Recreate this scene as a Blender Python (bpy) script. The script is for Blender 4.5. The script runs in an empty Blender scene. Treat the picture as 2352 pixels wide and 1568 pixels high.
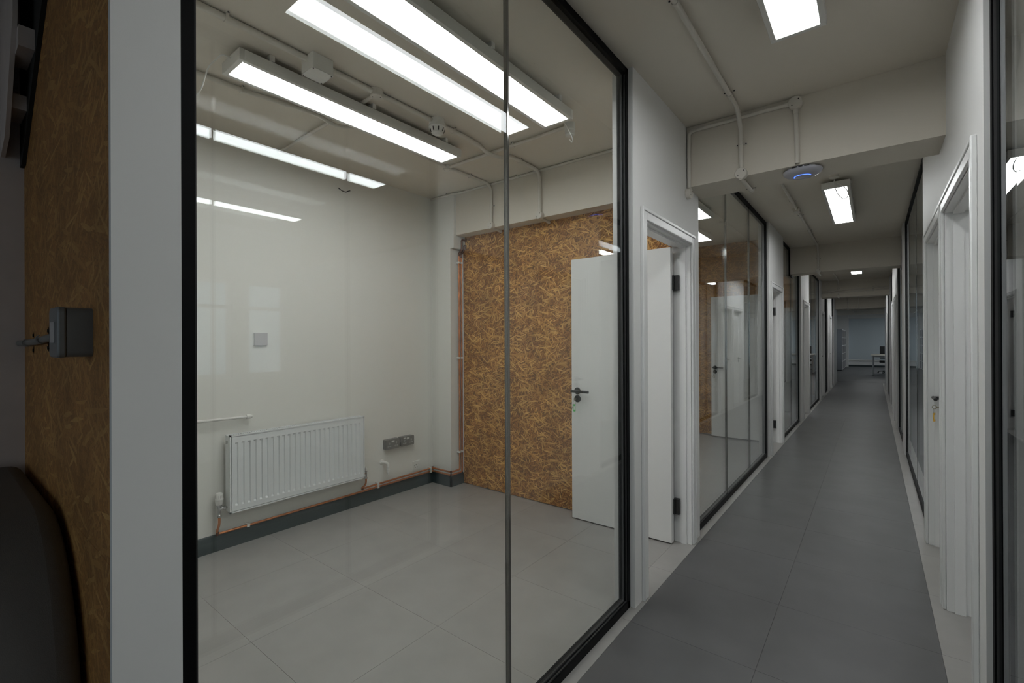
import bpy, bmesh, math, random
from mathutils import Vector, Matrix

scene = bpy.context.scene
COL = scene.collection
random.seed(7)

# ------------------------------------------------------------------ camera
F_PX, YAW, PITCH, ROLL, CAM_H = 1060.28, 38.0575, 0.0729, -0.2434, 1.3597
cam_data = bpy.data.cameras.new('camera')
cam_data.sensor_fit = 'HORIZONTAL'
cam_data.sensor_width = 36.0
cam_data.lens = 36.0 * F_PX / 2352.0
cam_data.clip_start = 0.02
cam_data.clip_end = 200
cam = bpy.data.objects.new('camera', cam_data)
COL.objects.link(cam)
_y, _p, _r = (math.radians(a) for a in (YAW, PITCH, ROLL))
fwd = Vector((-math.sin(_y) * math.cos(_p), math.cos(_y) * math.cos(_p), math.sin(_p)))
rgt = Vector((math.cos(_y), math.sin(_y), 0))
upv = rgt.cross(fwd)
r2 = rgt * math.cos(_r) + upv * math.sin(_r)
u2 = -rgt * math.sin(_r) + upv * math.cos(_r)
cam.matrix_world = Matrix(((r2.x, u2.x, -fwd.x, 0), (r2.y, u2.y, -fwd.y, 0), (r2.z, u2.z, -fwd.z, CAM_H), (0, 0, 0, 1)))
scene.camera = cam

# ------------------------------------------------------------------ world (overcast daylight) and exposure
world = bpy.data.worlds.new('overcast_sky')
scene.world = world
world.use_nodes = True
bg = world.node_tree.nodes['Background']
bg.inputs[0].default_value = (0.72, 0.86, 1.0, 1)
bg.inputs[1].default_value = 1.4
PANEL = 17.5          # radiance of the LED diffusers
scene.view_settings.view_transform = 'Standard'
scene.view_settings.look = 'None'
scene.view_settings.gamma = 1.0
scene.view_settings.exposure = -0.25
scene.view_settings.use_curve_mapping = False
try:
    c = scene.cycles
    c.use_denoising = True
    c.max_bounces = 8
    c.diffuse_bounces = 4
    c.glossy_bounces = 5
    c.transparent_max_bounces = 28
    c.use_adaptive_sampling = True
    c.adaptive_threshold = 0.04
    c.sample_clamp_indirect = 0.0
    c.caustics_reflective = False
    c.caustics_refractive = False
except Exception:
    pass

# ------------------------------------------------------------------ materials
def new_mat(name):
    m = bpy.data.materials.new(name)
    m.use_nodes = True
    return m, m.node_tree.nodes, m.node_tree.links, m.node_tree.nodes['Principled BSDF']

def plain(name, col, rough=0.5, metal=0.0, spec=0.5, noise=0.0, nscale=6.0, bump=0.0, bscale=60.0):
    m, N, L, B = new_mat(name)
    B.inputs['Base Color'].default_value = (*col, 1)
    B.inputs['Roughness'].default_value = rough
    B.inputs['Metallic'].default_value = metal
    B.inputs['Specular IOR Level'].default_value = spec
    if noise or bump:
        g = N.new('ShaderNodeNewGeometry')
    if noise:
        t = N.new('ShaderNodeTexNoise'); t.inputs['Scale'].default_value = nscale; t.inputs['Detail'].default_value = 4
        L.new(g.outputs['Position'], t.inputs['Vector'])
        r = N.new('ShaderNodeMapRange'); r.inputs['From Min'].default_value = 0.3; r.inputs['From Max'].default_value = 0.7
        r.inputs['To Min'].default_value = 1 - noise; r.inputs['To Max'].default_value = 1 + noise
        L.new(t.outputs['Fac'], r.inputs['Value'])
        x = N.new('ShaderNodeVectorMath'); x.operation = 'SCALE'; x.inputs[0].default_value = col
        L.new(r.outputs[0], x.inputs['Scale']); L.new(x.outputs[0], B.inputs['Base Color'])
    if bump:
        t2 = N.new('ShaderNodeTexNoise'); t2.inputs['Scale'].default_value = bscale; t2.inputs['Detail'].default_value = 3
        L.new(g.outputs['Position'], t2.inputs['Vector'])
        b = N.new('ShaderNodeBump'); b.inputs['Strength'].default_value = bump; b.inputs['Distance'].default_value = 0.002
        L.new(t2.outputs['Fac'], b.inputs['Height']); L.new(b.outputs[0], B.inputs['Normal'])
    return m

def emitter(name, col, strength):
    m, N, L, B = new_mat(name)
    B.inputs['Base Color'].default_value = (0.8, 0.8, 0.8, 1)
    B.inputs['Emission Color'].default_value = (*col, 1)
    B.inputs['Emission Strength'].default_value = strength
    return m

def glass_mat(name, tint=(0.975, 0.985, 0.975)):
    m, N, L, B = new_mat(name)
    N.remove(B)
    out = N['Material Output']
    tr = N.new('ShaderNodeBsdfTransparent'); tr.inputs[0].default_value = (*tint, 1)
    gl = N.new('ShaderNodeBsdfGlossy'); gl.inputs['Roughness'].default_value = 0.0
    gl.inputs[0].default_value = (0.95, 0.98, 1.0, 1)
    lw = N.new('ShaderNodeLayerWeight'); lw.inputs['Blend'].default_value = 0.5
    pw = N.new('ShaderNodeMath'); pw.operation = 'POWER'; pw.inputs[1].default_value = 5.0
    ma = N.new('ShaderNodeMath'); ma.operation = 'MULTIPLY_ADD'; ma.inputs[1].default_value = 0.955; ma.inputs[2].default_value = 0.037
    mx = N.new('ShaderNodeMixShader')
    L.new(lw.outputs['Facing'], pw.inputs[0]); L.new(pw.outputs[0], ma.inputs[0]); L.new(ma.outputs[0], mx.inputs[0])
    L.new(tr.outputs[0], mx.inputs[1]); L.new(gl.outputs[0], mx.inputs[2]); L.new(mx.outputs[0], out.inputs[0])
    return m

def osb_mat(name, flat=0.0):
    """oriented strand board: layers of stretched voronoi flakes laid at several angles"""
    m, N, L, B = new_mat(name)
    geo = N.new('ShaderNodeNewGeometry')
    sep = N.new('ShaderNodeSeparateXYZ'); L.new(geo.outputs['Position'], sep.inputs[0])
    cmb = N.new('ShaderNodeCombineXYZ')
    L.new(sep.outputs['X'], cmb.inputs[0]); L.new(sep.outputs['Z'], cmb.inputs[1])
    wn = N.new('ShaderNodeTexNoise'); wn.inputs['Scale'].default_value = 9; wn.inputs['Detail'].default_value = 2
    L.new(cmb.outputs[0], wn.inputs['Vector'])
    wsub = N.new('ShaderNodeVectorMath'); wsub.operation = 'SUBTRACT'; wsub.inputs[1].default_value = (0.5, 0.5, 0.5)
    L.new(wn.outputs['Color'], wsub.inputs[0])
    wsc = N.new('ShaderNodeVectorMath'); wsc.operation = 'SCALE'; wsc.inputs['Scale'].default_value = 0.012
    L.new(wsub.outputs[0], wsc.inputs[0])
    wadd = N.new('ShaderNodeVectorMath'); L.new(cmb.outputs[0], wadd.inputs[0]); L.new(wsc.outputs[0], wadd.inputs[1])
    base = N.new('ShaderNodeTexNoise'); base.inputs['Scale'].default_value = 38; base.inputs['Detail'].default_value = 5
    L.new(cmb.outputs[0], base.inputs['Vector'])
    ramp = N.new('ShaderNodeValToRGB')
    ramp.color_ramp.elements[0].position = 0.3; ramp.color_ramp.elements[0].color = (0.15, 0.065, 0.016, 1)
    ramp.color_ramp.elements[1].position = 0.72; ramp.color_ramp.elements[1].color = (0.56, 0.28, 0.08, 1)
    L.new(base.outputs['Fac'], ramp.inputs[0])
    prev = ramp.outputs[0]
    hprev = None
    #        angle, len scale, width scale, presence threshold
    # angle, length scale, width scale, presence threshold, tone (0 = mixed browns, 1 = pale straws, 2 = dark gaps)
    specs = [(20, 9, 34, .55, 0), (-40, 11, 40, .6, 0), (8, 26, 150, .40, 0), (62, 30, 170, .45, 0), (-35, 26, 150, .45, 0), (95, 36, 190, .5, 0), (28, 20, 110, .55, 0), (-50, 34, 190, .5, 0),
             (-12, 30, 190, .5, 0), (-68, 30, 170, .55, 0), (45, 36, 210, .55, 0), (120, 40, 260, .78, 2), (15, 44, 280, .80, 2), (-24, 20, 150, .86, 1),
             (17, 15, 110, .90, 1), (78, 22, 160, .90, 1), (-5, 12, 120, .94, 1), (38, 13, 140, .94, 1), (-58, 26, 230, .92, 1)]
    TONES = [[(0.0, (0.20, 0.075, 0.017)), (0.4, (0.35, 0.140, 0.032)), (0.75, (0.44, 0.190, 0.046)), (1.0, (0.58, 0.295, 0.080))],
             [(0.0, (0.44, 0.205, 0.050)), (0.5, (0.60, 0.325, 0.090)), (1.0, (0.86, 0.535, 0.180))],
             [(0.0, (0.10, 0.042, 0.012)), (1.0, (0.20, 0.085, 0.022))]]
    for i, (ang, sl, sw, th, tone) in enumerate(specs):
        mp = N.new('ShaderNodeMapping'); mp.vector_type = 'POINT'
        mp.inputs['Location'].default_value = (i * 3.7, i * 1.9, 0)
        mp.inputs['Rotation'].default_value = (0, 0, math.radians(ang))
        L.new(wadd.outputs[0], mp.inputs[0])
        sc = N.new('ShaderNodeVectorMath'); sc.operation = 'MULTIPLY'; sc.inputs[1].default_value = (sl, sw, 0)
        L.new(mp.outputs[0], sc.inputs[0])
        vo = N.new('ShaderNodeTexVoronoi'); vo.voronoi_dimensions = '2D'; vo.inputs['Scale'].default_value = 1.0
        vo.inputs['Randomness'].default_value = 0.95
        L.new(sc.outputs[0], vo.inputs['Vector'])
        sx = N.new('ShaderNodeSeparateColor'); L.new(vo.outputs['Color'], sx.inputs[0])
        cr = N.new('ShaderNodeValToRGB')
        e = cr.color_ramp.elements
        tn = TONES[tone]
        e[0].position = tn[0][0]; e[0].color = (*tn[0][1], 1)
        e[1].position = tn[-1][0]; e[1].color = (*tn[-1][1], 1)
        for pos, colr in tn[1:-1]: e.new(pos).color = (*colr, 1)
        L.new(sx.outputs[0], cr.inputs[0])
        gt = N.new('ShaderNodeMath'); gt.operation = 'GREATER_THAN'; gt.inputs[1].default_value = th
        L.new(sx.outputs[1], gt.inputs[0])
        mx = N.new('ShaderNodeMix'); mx.data_type = 'RGBA'
        L.new(gt.outputs[0], mx.inputs['Factor']); L.new(prev, mx.inputs[6]); L.new(cr.outputs[0], mx.inputs[7])
        prev = mx.outputs[2]
    if flat:
        fm = N.new('ShaderNodeMix'); fm.data_type = 'RGBA'; fm.inputs['Factor'].default_value = flat
        L.new(prev, fm.inputs[6]); fm.inputs[7].default_value = (0.37, 0.175, 0.052, 1)
        prev = fm.outputs[2]
    # fine grain over everything
    fn = N.new('ShaderNodeTexNoise'); fn.inputs['Scale'].default_value = 260; fn.inputs['Detail'].default_value = 2
    L.new(cmb.outputs[0], fn.inputs['Vector'])
    mr = N.new('ShaderNodeMapRange'); mr.inputs['To Min'].default_value = 0.7; mr.inputs['To Max'].default_value = 1.25
    L.new(fn.outputs['Fac'], mr.inputs['Value'])
    vs = N.new('ShaderNodeVectorMath'); vs.operation = 'SCALE'
    L.new(prev, vs.inputs[0]); L.new(mr.outputs[0], vs.inputs['Scale']); L.new(vs.outputs[0], B.inputs['Base Color'])
    ln = N.new('ShaderNodeTexNoise'); ln.inputs['Scale'].default_value = 5.5; ln.inputs['Detail'].default_value = 3
    L.new(cmb.outputs[0], ln.inputs['Vector'])
    lr = N.new('ShaderNodeMapRange'); lr.inputs['From Min'].default_value = .3; lr.inputs['From Max'].default_value = .7
    lr.inputs['To Min'].default_value = 0.8; lr.inputs['To Max'].default_value = 1.16
    L.new(ln.outputs['Fac'], lr.inputs['Value'])
    vs2 = N.new('ShaderNodeVectorMath'); vs2.operation = 'SCALE'
    L.new(vs.outputs[0], vs2.inputs[0]); L.new(lr.outputs[0], vs2.inputs['Scale']); L.new(vs2.outputs[0], B.inputs['Base Color'])
    bp = N.new('ShaderNodeBump'); bp.inputs['Strength'].default_value = 0.25; bp.inputs['Distance'].default_value = 0.002
    L.new(fn.outputs['Fac'], bp.inputs['Height']); L.new(bp.outputs[0], B.inputs['Normal'])
    B.inputs['Roughness'].default_value = 0.62
    return m

M = dict(
    wall=plain('white_wall_paint', (0.79, 0.785, 0.77), 0.55),
    cream=plain('cream_wall_paint', (0.775, 0.765, 0.715), 0.45),
    ceil=plain('cream_ceiling_paint', (0.73, 0.675, 0.585), 0.6),
    plaster=plain('bare_plaster', (0.66, 0.58, 0.54), 0.8, noise=0.10, nscale=5),
    gloss=plain('white_gloss_paint', (0.84, 0.84, 0.83), 0.3),
    doorw=plain('white_door_paint', (0.78, 0.78, 0.76), 0.4),
    plastic=plain('white_plastic', (0.76, 0.75, 0.71), 0.38),
    conduit=plain('painted_conduit', (0.70, 0.66, 0.59), 0.45),
    conduitg=plain('painted_conduit_grey', (0.42, 0.41, 0.38), 0.45),
    rad=plain('radiator_enamel', (0.76, 0.78, 0.78), 0.3),
    black=plain('black_aluminium', (0.002, 0.002, 0.0023), 0.5, spec=0.12),
    rubber=plain('black_rubber', (0.02, 0.02, 0.02), 0.7),
    handle=plain('matt_black_metal', (0.012, 0.012, 0.013), 0.4),
    dark=plain('dark_slot_and_shade', (0.015, 0.014, 0.013), 0.8),
    floor=plain('light_grey_vinyl', (0.345, 0.335, 0.318), 0.36, noise=0.06, nscale=5),
    floord=plain('dark_grey_vinyl', (0.105, 0.105, 0.106), 0.42, noise=0.10, nscale=4),
    joint=plain('floor_joint', (0.05, 0.05, 0.05), 0.9),
    base=plain('slate_green_gloss', (0.035, 0.050, 0.053), 0.28, bump=0.08, bscale=25),
    copper=plain('copper', (0.62, 0.25, 0.11), 0.34, metal=0.85, noise=0.25, nscale=14),
    tarnish=plain('tarnished_copper', (0.16, 0.075, 0.045), 0.45, metal=0.7),
    chrome=plain('chrome', (0.62, 0.62, 0.62), 0.16, metal=1.0),
    steel=plain('galvanised_steel', (0.30, 0.30, 0.29), 0.45, metal=0.6),
    greybox=plain('grey_metalclad', (0.20, 0.195, 0.185), 0.45, metal=0.1),
    boxlid=plain('grey_switch_box', (0.19, 0.19, 0.19), 0.42),
    mark=plain('white_marking', (0.7, 0.7, 0.68), 0.5),
    greyplate=plain('grey_plate', (0.50, 0.47, 0.46), 0.5),
    fabric=plain('charcoal_upholstery', (0.15, 0.142, 0.135), 0.9, bump=0.3, bscale=600),
    diff=emitter('led_diffuser', (0.965, 0.99, 1.0), PANEL),
    led=emitter('blue_led', (0.04, 0.16, 1.0), 3.2),
    ap=plain('access_point_plastic', (0.50, 0.50, 0.56), 0.35),
    green=plain('green_tag_plastic', (0.12, 0.62, 0.16), 0.3),
    yellow=plain('yellow_tag_plastic', (0.75, 0.42, 0.03), 0.3),
    key=plain('key_metal', (0.36, 0.33, 0.24), 0.35, metal=0.9),
    glass=glass_mat('clear_glass'),
    seal=plain('glass_edge_seal', (0.26, 0.255, 0.24), 0.08, metal=0.85),
    osb=osb_mat('oriented_strand_board', 0.12),
    osbsmooth=osb_mat('sanded_strand_board', 0.68),
    shelfg=plain('grey_laminate', (0.20, 0.21, 0.23), 0.5),
    shelfw=plain('white_laminate', (0.62, 0.62, 0.62), 0.45),
    binder=plain('dark_binder', (0.03, 0.035, 0.05), 0.6),
    binderb=plain('blue_binder', (0.035, 0.06, 0.12), 0.6),
    panelg=plain('blue_grey_board', (0.56, 0.62, 0.65), 0.6),
    desk=plain('pale_desk_laminate', (0.55, 0.52, 0.46), 0.4),
    ground=plain('asphalt_ground', (0.10, 0.10, 0.10), 0.9),
)

# ------------------------------------------------------------------ mesh helpers
class MB:
    def __init__(s):
        s.v = []; s.f = []; s.smooth = []
    def add(s, vs, fs, smooth=False):
        o = len(s.v); s.v += [tuple(v) for v in vs]
        s.f += [tuple(i + o for i in f) for f in fs]; s.smooth += [smooth] * len(fs)
        return s
    def box(s, x0, x1, y0, y1, z0, z1):
        x0, x1 = min(x0, x1), max(x0, x1); y0, y1 = min(y0, y1), max(y0, y1); z0, z1 = min(z0, z1), max(z0, z1)
        vs = [(x, y, z) for z in (z0, z1) for y in (y0, y1) for x in (x0, x1)]
        return s.add(vs, [(0, 2, 3, 1), (4, 5, 7, 6), (0, 1, 5, 4), (2, 6, 7, 3), (0, 4, 6, 2), (1, 3, 7, 5)])
    def prism(s, poly, axis, a, b, smooth=False):
        """extrude a 2-D polygon (counter-clockwise) along axis from a to b"""
        n = len(poly)
        def P(p, t):
            if axis == 'x': return (t, p[0], p[1])
            if axis == 'y': return (p[0], t, p[1])
            return (p[0], p[1], t)
        vs = [P(p, a) for p in poly] + [P(p, b) for p in poly]
        s.add(vs, [tuple(range(n)), tuple(range(2 * n - 1, n - 1, -1))])
        o = len(s.v) - 2 * n
        s.f += [(o + i, o + n + i, o + n + (i + 1) % n, o + (i + 1) % n) for i in range(n)]
        s.smooth += [smooth] * n
        return s
    def rbox(s, x0, x1, y0, y1, z0, z1, r, axis, n=4):
        """box with corners rounded in the plane across the given axis"""
        if axis == 'x': a0, a1, b0, b1, t0, t1 = y0, y1, z0, z1, x0, x1
        elif axis == 'y': a0, a1, b0, b1, t0, t1 = x0, x1, z0, z1, y0, y1
        else: a0, a1, b0, b1, t0, t1 = x0, x1, y0, y1, z0, z1
        poly = []
        for cx, cy, st in ((a1 - r, b1 - r, 0), (a0 + r, b1 - r, 90), (a0 + r, b0 + r, 180), (a1 - r, b0 + r, 270)):
            for k in range(n + 1):
                t = math.radians(st + 90 * k / n)
                poly.append((cx + r * math.cos(t), cy + r * math.sin(t)))
        return s.prism(poly, axis, t0, t1)
    def lathe(s, c, axis, prof, n=20):
        """prof: list of (radius, offset along axis)"""
        ax = Vector({'x': (1, 0, 0), 'y': (0, 1, 0), 'z': (0, 0, 1), '-x': (-1, 0, 0), '-y': (0, -1, 0), '-z': (0, 0, -1)}[axis])
        e1 = Vector((0, 0, 1)) if abs(ax.z) < .5 else Vector((1, 0, 0))
        e2 = ax.cross(e1)
        c = Vector(c); vs = []
        for r, h in prof:
            for k in range(n):
                t = 2 * math.pi * k / n
                vs.append(c + ax * h + e1 * (r * math.cos(t)) + e2 * (r * math.sin(t)))
        fs = []
        for i in range(len(prof) - 1):
            for k in range(n):
                fs.append((i * n + k, i * n + (k + 1) % n, (i + 1) * n + (k + 1) % n, (i + 1) * n + k))
        fs.append(tuple(range(n - 1, -1, -1))); fs.append(tuple((len(prof) - 1) * n + k for k in range(n)))
        return s.add(vs, fs, True)
    def cyl(s, a, b, r, n=14):
        return s.tube([a, b], r, n=n)
    def tube(s, pts, r, bend=0.0, n=10, seg=6):
        P = [Vector(p) for p in pts]
        if bend > 0 and len(P) > 2:
            Q = [P[0]]
            for i in range(1, len(P) - 1):
                a, b, c_ = P[i - 1], P[i], P[i + 1]
                d = min(bend, (a - b).length * .48, (c_ - b).length * .48)
                p0 = b + (a - b).normalized() * d; p1 = b + (c_ - b).normalized() * d
                for k in range(seg + 1):
                    t = k / seg
                    Q.append(p0 * (1 - t) ** 2 + b * 2 * t * (1 - t) + p1 * t * t)
            Q.append(P[-1]); P = Q
        T = []
        for i in range(len(P)):
            d = (P[min(i + 1, len(P) - 1)] - P[max(i - 1, 0)])
            T.append(d.normalized())
        u = T[0].orthogonal().normalized()
        vs = []
        for i, p in enumerate(P):
            u = (u - T[i] * u.dot(T[i])).normalized(); w = T[i].cross(u)
            for k in range(n):
                a = 2 * math.pi * k / n
                vs.append(p + u * (r * math.cos(a)) + w * (r * math.sin(a)))
        fs = []
        for i in range(len(P) - 1):
            for k in range(n):
                fs.append((i * n + k, i * n + (k + 1) % n, (i + 1) * n + (k + 1) % n, (i + 1) * n + k))
        fs.append(tuple(range(n - 1, -1, -1))); fs.append(tuple((len(P) - 1) * n + k for k in range(n)))
        return s.add(vs, fs, True)
    def build(s, name, mat, parent=None, bevel=0.0):
        me = bpy.data.meshes.new(name)
        off = Vector((0, 0, 0))
        q = parent
        while q is not None:
            off += q.location; q = q.parent
        me.from_pydata([tuple(Vector(v) - off) for v in s.v], [], s.f)
        me.polygons.foreach_set('use_smooth', s.smooth)
        bm = bmesh.new(); bm.from_mesh(me)
        bmesh.ops.recalc_face_normals(bm, faces=bm.faces)
        bm.to_mesh(me); bm.free()
        for e in me.edges: pass
        try: me.set_sharp_from_angle(angle=math.radians(40))
        except Exception: pass
        me.materials.append(M[mat] if isinstance(mat, str) else mat)
        o = bpy.data.objects.new(name, me)
        COL.objects.link(o)
        if parent is not None: o.parent = parent
        if bevel:
            b = o.modifiers.new('bevel', 'BEVEL'); b.width = bevel; b.segments = 2; b.limit_method = 'ANGLE'
        return o

def tag(o, label=None, cat=None, group=None, kind=None):
    if label: o['label'] = label
    if cat: o['category'] = cat
    if group: o['group'] = group
    if kind: o['kind'] = kind
    return o

def thing(name, loc, label, cat, group=None, kind=None):
    o = bpy.data.objects.new(name, None); COL.objects.link(o)
    o.location = loc; o.empty_display_size = 0.1
    return tag(o, label, cat, group, kind)

def copy_tree(o, parent=None):
    c = o.copy(); COL.objects.link(c)
    c.parent = parent
    for ch in [k for k in o.children]: copy_tree(ch, c)
    return c

# ------------------------------------------------------------------ key dimensions
ZC = 2.762                    # ceiling
XL, XLI = -0.961, -1.075      # left corridor wall: corridor face, room face
XR, XRI = 0.285, 0.400        # right corridor wall
XB = -3.401                   # back wall of the left rooms
XE = 4.0                      # outer wall of the right rooms
BEAMS = [3.105, 8.105, 13.105, 18.105]
BD, BZ = 0.305, 2.37          # beam depth and underside
YEND = 18.9

GL_L = [(.282, 2.236, [1.254]), (3.35, 6.134, [4.275, 5.215]), (7.22, 9.13, [8.25]), (10.4, 12.75, [11.2, 12.0]), (13.87, 14.9, []), (16.42, 17.4, [])]
DO_L = [(2.395, 3.165), (6.285, 7.055), (9.5, 10.27), (12.95, 13.72), (15.5, 16.27)]
GL_R = [(.13, 2.13, [.80, 1.47]), (4.45, 7.2, [5.56, 6.62]), (7.62, 9.2, [8.5]), (11.35, 12.9, [12.1]), (13.9, 15.2, []), (16.6, 17.7, [])]
DO_R = [(2.317, 3.175), (3.315, 4.13), (9.35, 10.17), (10.35, 11.17), (15.5, 16.3)]

# ------------------------------------------------------------------ floor
fl = MB().box(-5.2, 5.2, -4.2, 30.6, -0.20, -0.004).build('floor', 'floor')
tag(fl, 'light grey vinyl tiled floor with a dark grey corridor runner', 'floor', kind='structure')
YS = [-0.88 + 0.6 * k for k in range(19)]           # tile joints along the corridor
def tiles(x0, x1, y0, y1, ys, mat):
    e = 0.0006
    ys = [y0] + [y for y in ys if y0 + .02 < y < y1 - .02] + [y1]
    for a, b in zip(ys[:-1], ys[1:]):
        MB().box(x0 + e, x1 - e, a + e, b - e, -0.0041, 0.0).build('floor_tile', mat, fl)
xs = [-1.067 - 0.583 * k for k in range(4)] + [XB + .012]
for a, b in zip(xs[1:], xs[:-1]): tiles(a, b, .285, 3.226, YS, 'floor')
tiles(-1.067, -0.937, -1.48, 9.92, YS, 'floor')
MB().box(-0.937, 0.228, -2.9, YEND, -0.0045, -0.0025).build('runner_underlay', 'joint', fl)
tiles(-0.937, -0.39, -1.48, 9.92, YS, 'floord')
tiles(-0.39, 0.228, -1.48, 9.92, YS, 'floord')
tiles(0.228, 0.40, -1.48, 9.92, YS, 'floor')
MB().box(-0.937, 0.228, 9.92, YEND, -0.004, 0.0).build('runner_sheet', 'floord', fl)
MB().box(-0.937, 0.228, -2.88, -1.48, -0.004, 0.0).build('runner_sheet', 'floord', fl)
MB().box(-2.6, 2.8, YEND + .03, 30.28, -0.004, 0.0).build('far_room_sheet', 'floord', fl)
MB().box(-0.95, 0.285, YEND, YEND + .03, -0.004, 0.004).build('threshold_strip', 'steel', fl)
MB().box(-60, 60, -60, 90, -4.3, -4.0).build('ground', 'ground')
tag(bpy.data.objects['ground'], 'dark asphalt ground outside below the windows', 'ground', kind='structure')

# ------------------------------------------------------------------ ceiling and beams
cl = MB().box(-5.2, 5.2, -4.2, 30.6, ZC, ZC + 0.2).build('ceiling', 'ceil')
tag(cl, 'cream painted concrete ceiling', 'ceiling', kind='structure')
for i, y in enumerate(BEAMS):
    mb = MB().box(XB, XE, y, y + BD, BZ, ZC)
    b = mb.build('trim_%d' % (i + 1), 'ceil')
    tag(b, ['cream downstand beam carrying the round access point', 'second cream downstand beam along the corridor',
            'third cream downstand beam with two pipes across it', 'last cream downstand beam at the corridor end'][i], 'beam', kind='structure')
b = MB().box(-2.6, 2.8, 18.90, 22.5, BZ, ZC).build('trim_5', 'ceil')
tag(b, 'wide dropped soffit over the far office entrance', 'soffit', kind='structure')

# ------------------------------------------------------------------ walls
def partition(name, x0, x1, glz, drs, ya, yb, label):
    mb = MB()
    segs = sorted([(a, b, 'g') for a, b, _ in glz] + [(a - .012, b + .012, 'd') for a, b in drs])
    y = ya
    for a, b, k in segs:
        if a > y: mb.box(x0, x1, y, a, 0, ZC)
        if k == 'd': mb.box(x0, x1, a, b, 2.012, ZC)
        y = b
    if y < yb: mb.box(x0, x1, y, yb, 0, ZC)
    return tag(mb.build(name, 'wall'), label, 'wall', kind='structure')
partition('wall_left', XLI, XL, GL_L, DO_L, .282, YEND, 'white partition wall with glazing and doors beside the radiator room')
partition('wall_right', XR, XRI, GL_R, DO_R, .03, YEND, 'white partition wall opposite the radiator room')

wb = MB().box(XB - .15, XB, .2, YEND, 0, ZC)
tag(wb.build('wall_back', 'cream'), 'cream plastered back wall behind the radiator', 'wall', kind='structure')
tag(MB().box(XB, -3.145, 3.076, 3.2286, 0, ZC).box(-3.145, -3.098, 3.076, 3.2286, 2.25, ZC).build('trim_6', 'cream'), 'cream corner pier beside the copper riser', 'pier', kind='structure')

def osb_wall(name, y0, y1, label, x0=XB, x1=XLI, zt=BZ, rail=1.222):
    w = MB().box(x0, x1, y0 + .012, y1, 0, ZC if zt > 2.5 else zt).build(name, 'wall')
    tag(w, label, 'wall', kind='structure')
    xe = -3.145 if y0 < 4 else x0
    for (za, zb) in ((0.004, rail - .0003), (rail + .0003, zt)):
        MB().box(xe, x1, y0, y0 + .012, za, zb).build('board_panel', 'osb', w)
    return w
osb_wall('wall_room_1', 3.2286, 3.335, 'strand board partition behind the open door with green key tag')
osb_wall('wall_room_2', 7.12, 7.22, 'full height strand board partition in the second glazed room', zt=ZC - .002)
osb_wall('wall_room_3', 10.33, 10.42, 'strand board partition in the third glazed room', zt=ZC - .002)
osb_wall('wall_room_4', 13.78, 13.87, 'strand board partition in the fourth glazed room', zt=ZC - .002)
osb_wall('wall_room_5', 16.33, 16.42, 'strand board partition in the fifth glazed room', zt=ZC - .002)

# the wall the camera stands beside: strand board on its lobby side, plaster beyond
wn = MB().box(XB, -.974, .199, .282, 0, ZC).box(-.974, XL, .1865, .282, 0, ZC).build('wall_near', 'wall')
tag(wn, 'white wall end with strand board facing on the lobby side', 'wall', kind='structure')
for za, zb in ((0.004, 1.0), (1.0006, ZC - .002)):
    MB().box(-1.98, -.975, .187, .199, za, zb).build('board_panel', 'osbsmooth', wn)
tag(MB().box(-2.10, -1.98, -3.0, .199, 0, ZC).build('wall_lobby_left', 'plaster'), 'bare pinkish plaster wall beside the sofa', 'wall', kind='structure')

# lobby behind the camera with one window in its end wall
def windowed_wall(name, axis, pos, th, a, b, holes, mat, label):
    """wall across an axis with rectangular holes (a0,a1,z0,z1)"""
    mb = MB()
    def bx(p, q, z0, z1):
        if q - p < 1e-4 or z1 - z0 < 1e-4: return
        if axis == 'x': mb.box(pos, pos + th, p, q, z0, z1)
        else: mb.box(p, q, pos, pos + th, z0, z1)
    t = a
    for h0, h1, z0, z1 in sorted(holes):
        bx(t, h0, 0, ZC); bx(h0, h1, 0, z0); bx(h0, h1, z1, ZC); t = h1
    bx(t, b, 0, ZC)
    return tag(mb.build(name, mat), label, 'wall', kind='structure')
LOBBY_WIN = [(-1.8, -0.1, .7, 2.5), (0.3, 2.0, .7, 2.5)]
windowed_wall('wall_lobby_end', 'y', -3.0, .12, -1.98, 2.6, LOBBY_WIN, 'wall', 'white lobby end wall with two windows')
tag(MB().box(2.5, 2.62, -2.88, .03, 0, ZC).build('wall_lobby_right', 'wall'), 'white lobby side wall', 'wall', kind='structure')
R1W = [(1.80, 2.28, .95, 2.12), (2.44, 2.92, .95, 2.12)]
R2W = [(5.0, 5.6, .95, 2.12), (6.0, 6.6, .95, 2.12)]
windowed_wall('wall_outer', 'x', XE, .15, .03, YEND, R1W + R2W, 'wall', 'white outer wall of the rooms opposite')
for i, (a, b) in enumerate(((.03, .13), (3.20, 3.29), (7.3, 7.4), (11.22, 11.32), (13.6, 13.7))):
    tag(MB().box(XRI, XE, a, b, 0, ZC).build('wall_opposite_%d' % (i + 1), 'wall'), ['white cross wall between lobby and first room opposite', 'white cross wall between the first two rooms opposite', 'white cross wall beyond the second room opposite', 'white cross wall beyond the paired far doors', 'last white cross wall opposite'][i], 'wall', kind='structure')

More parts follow.
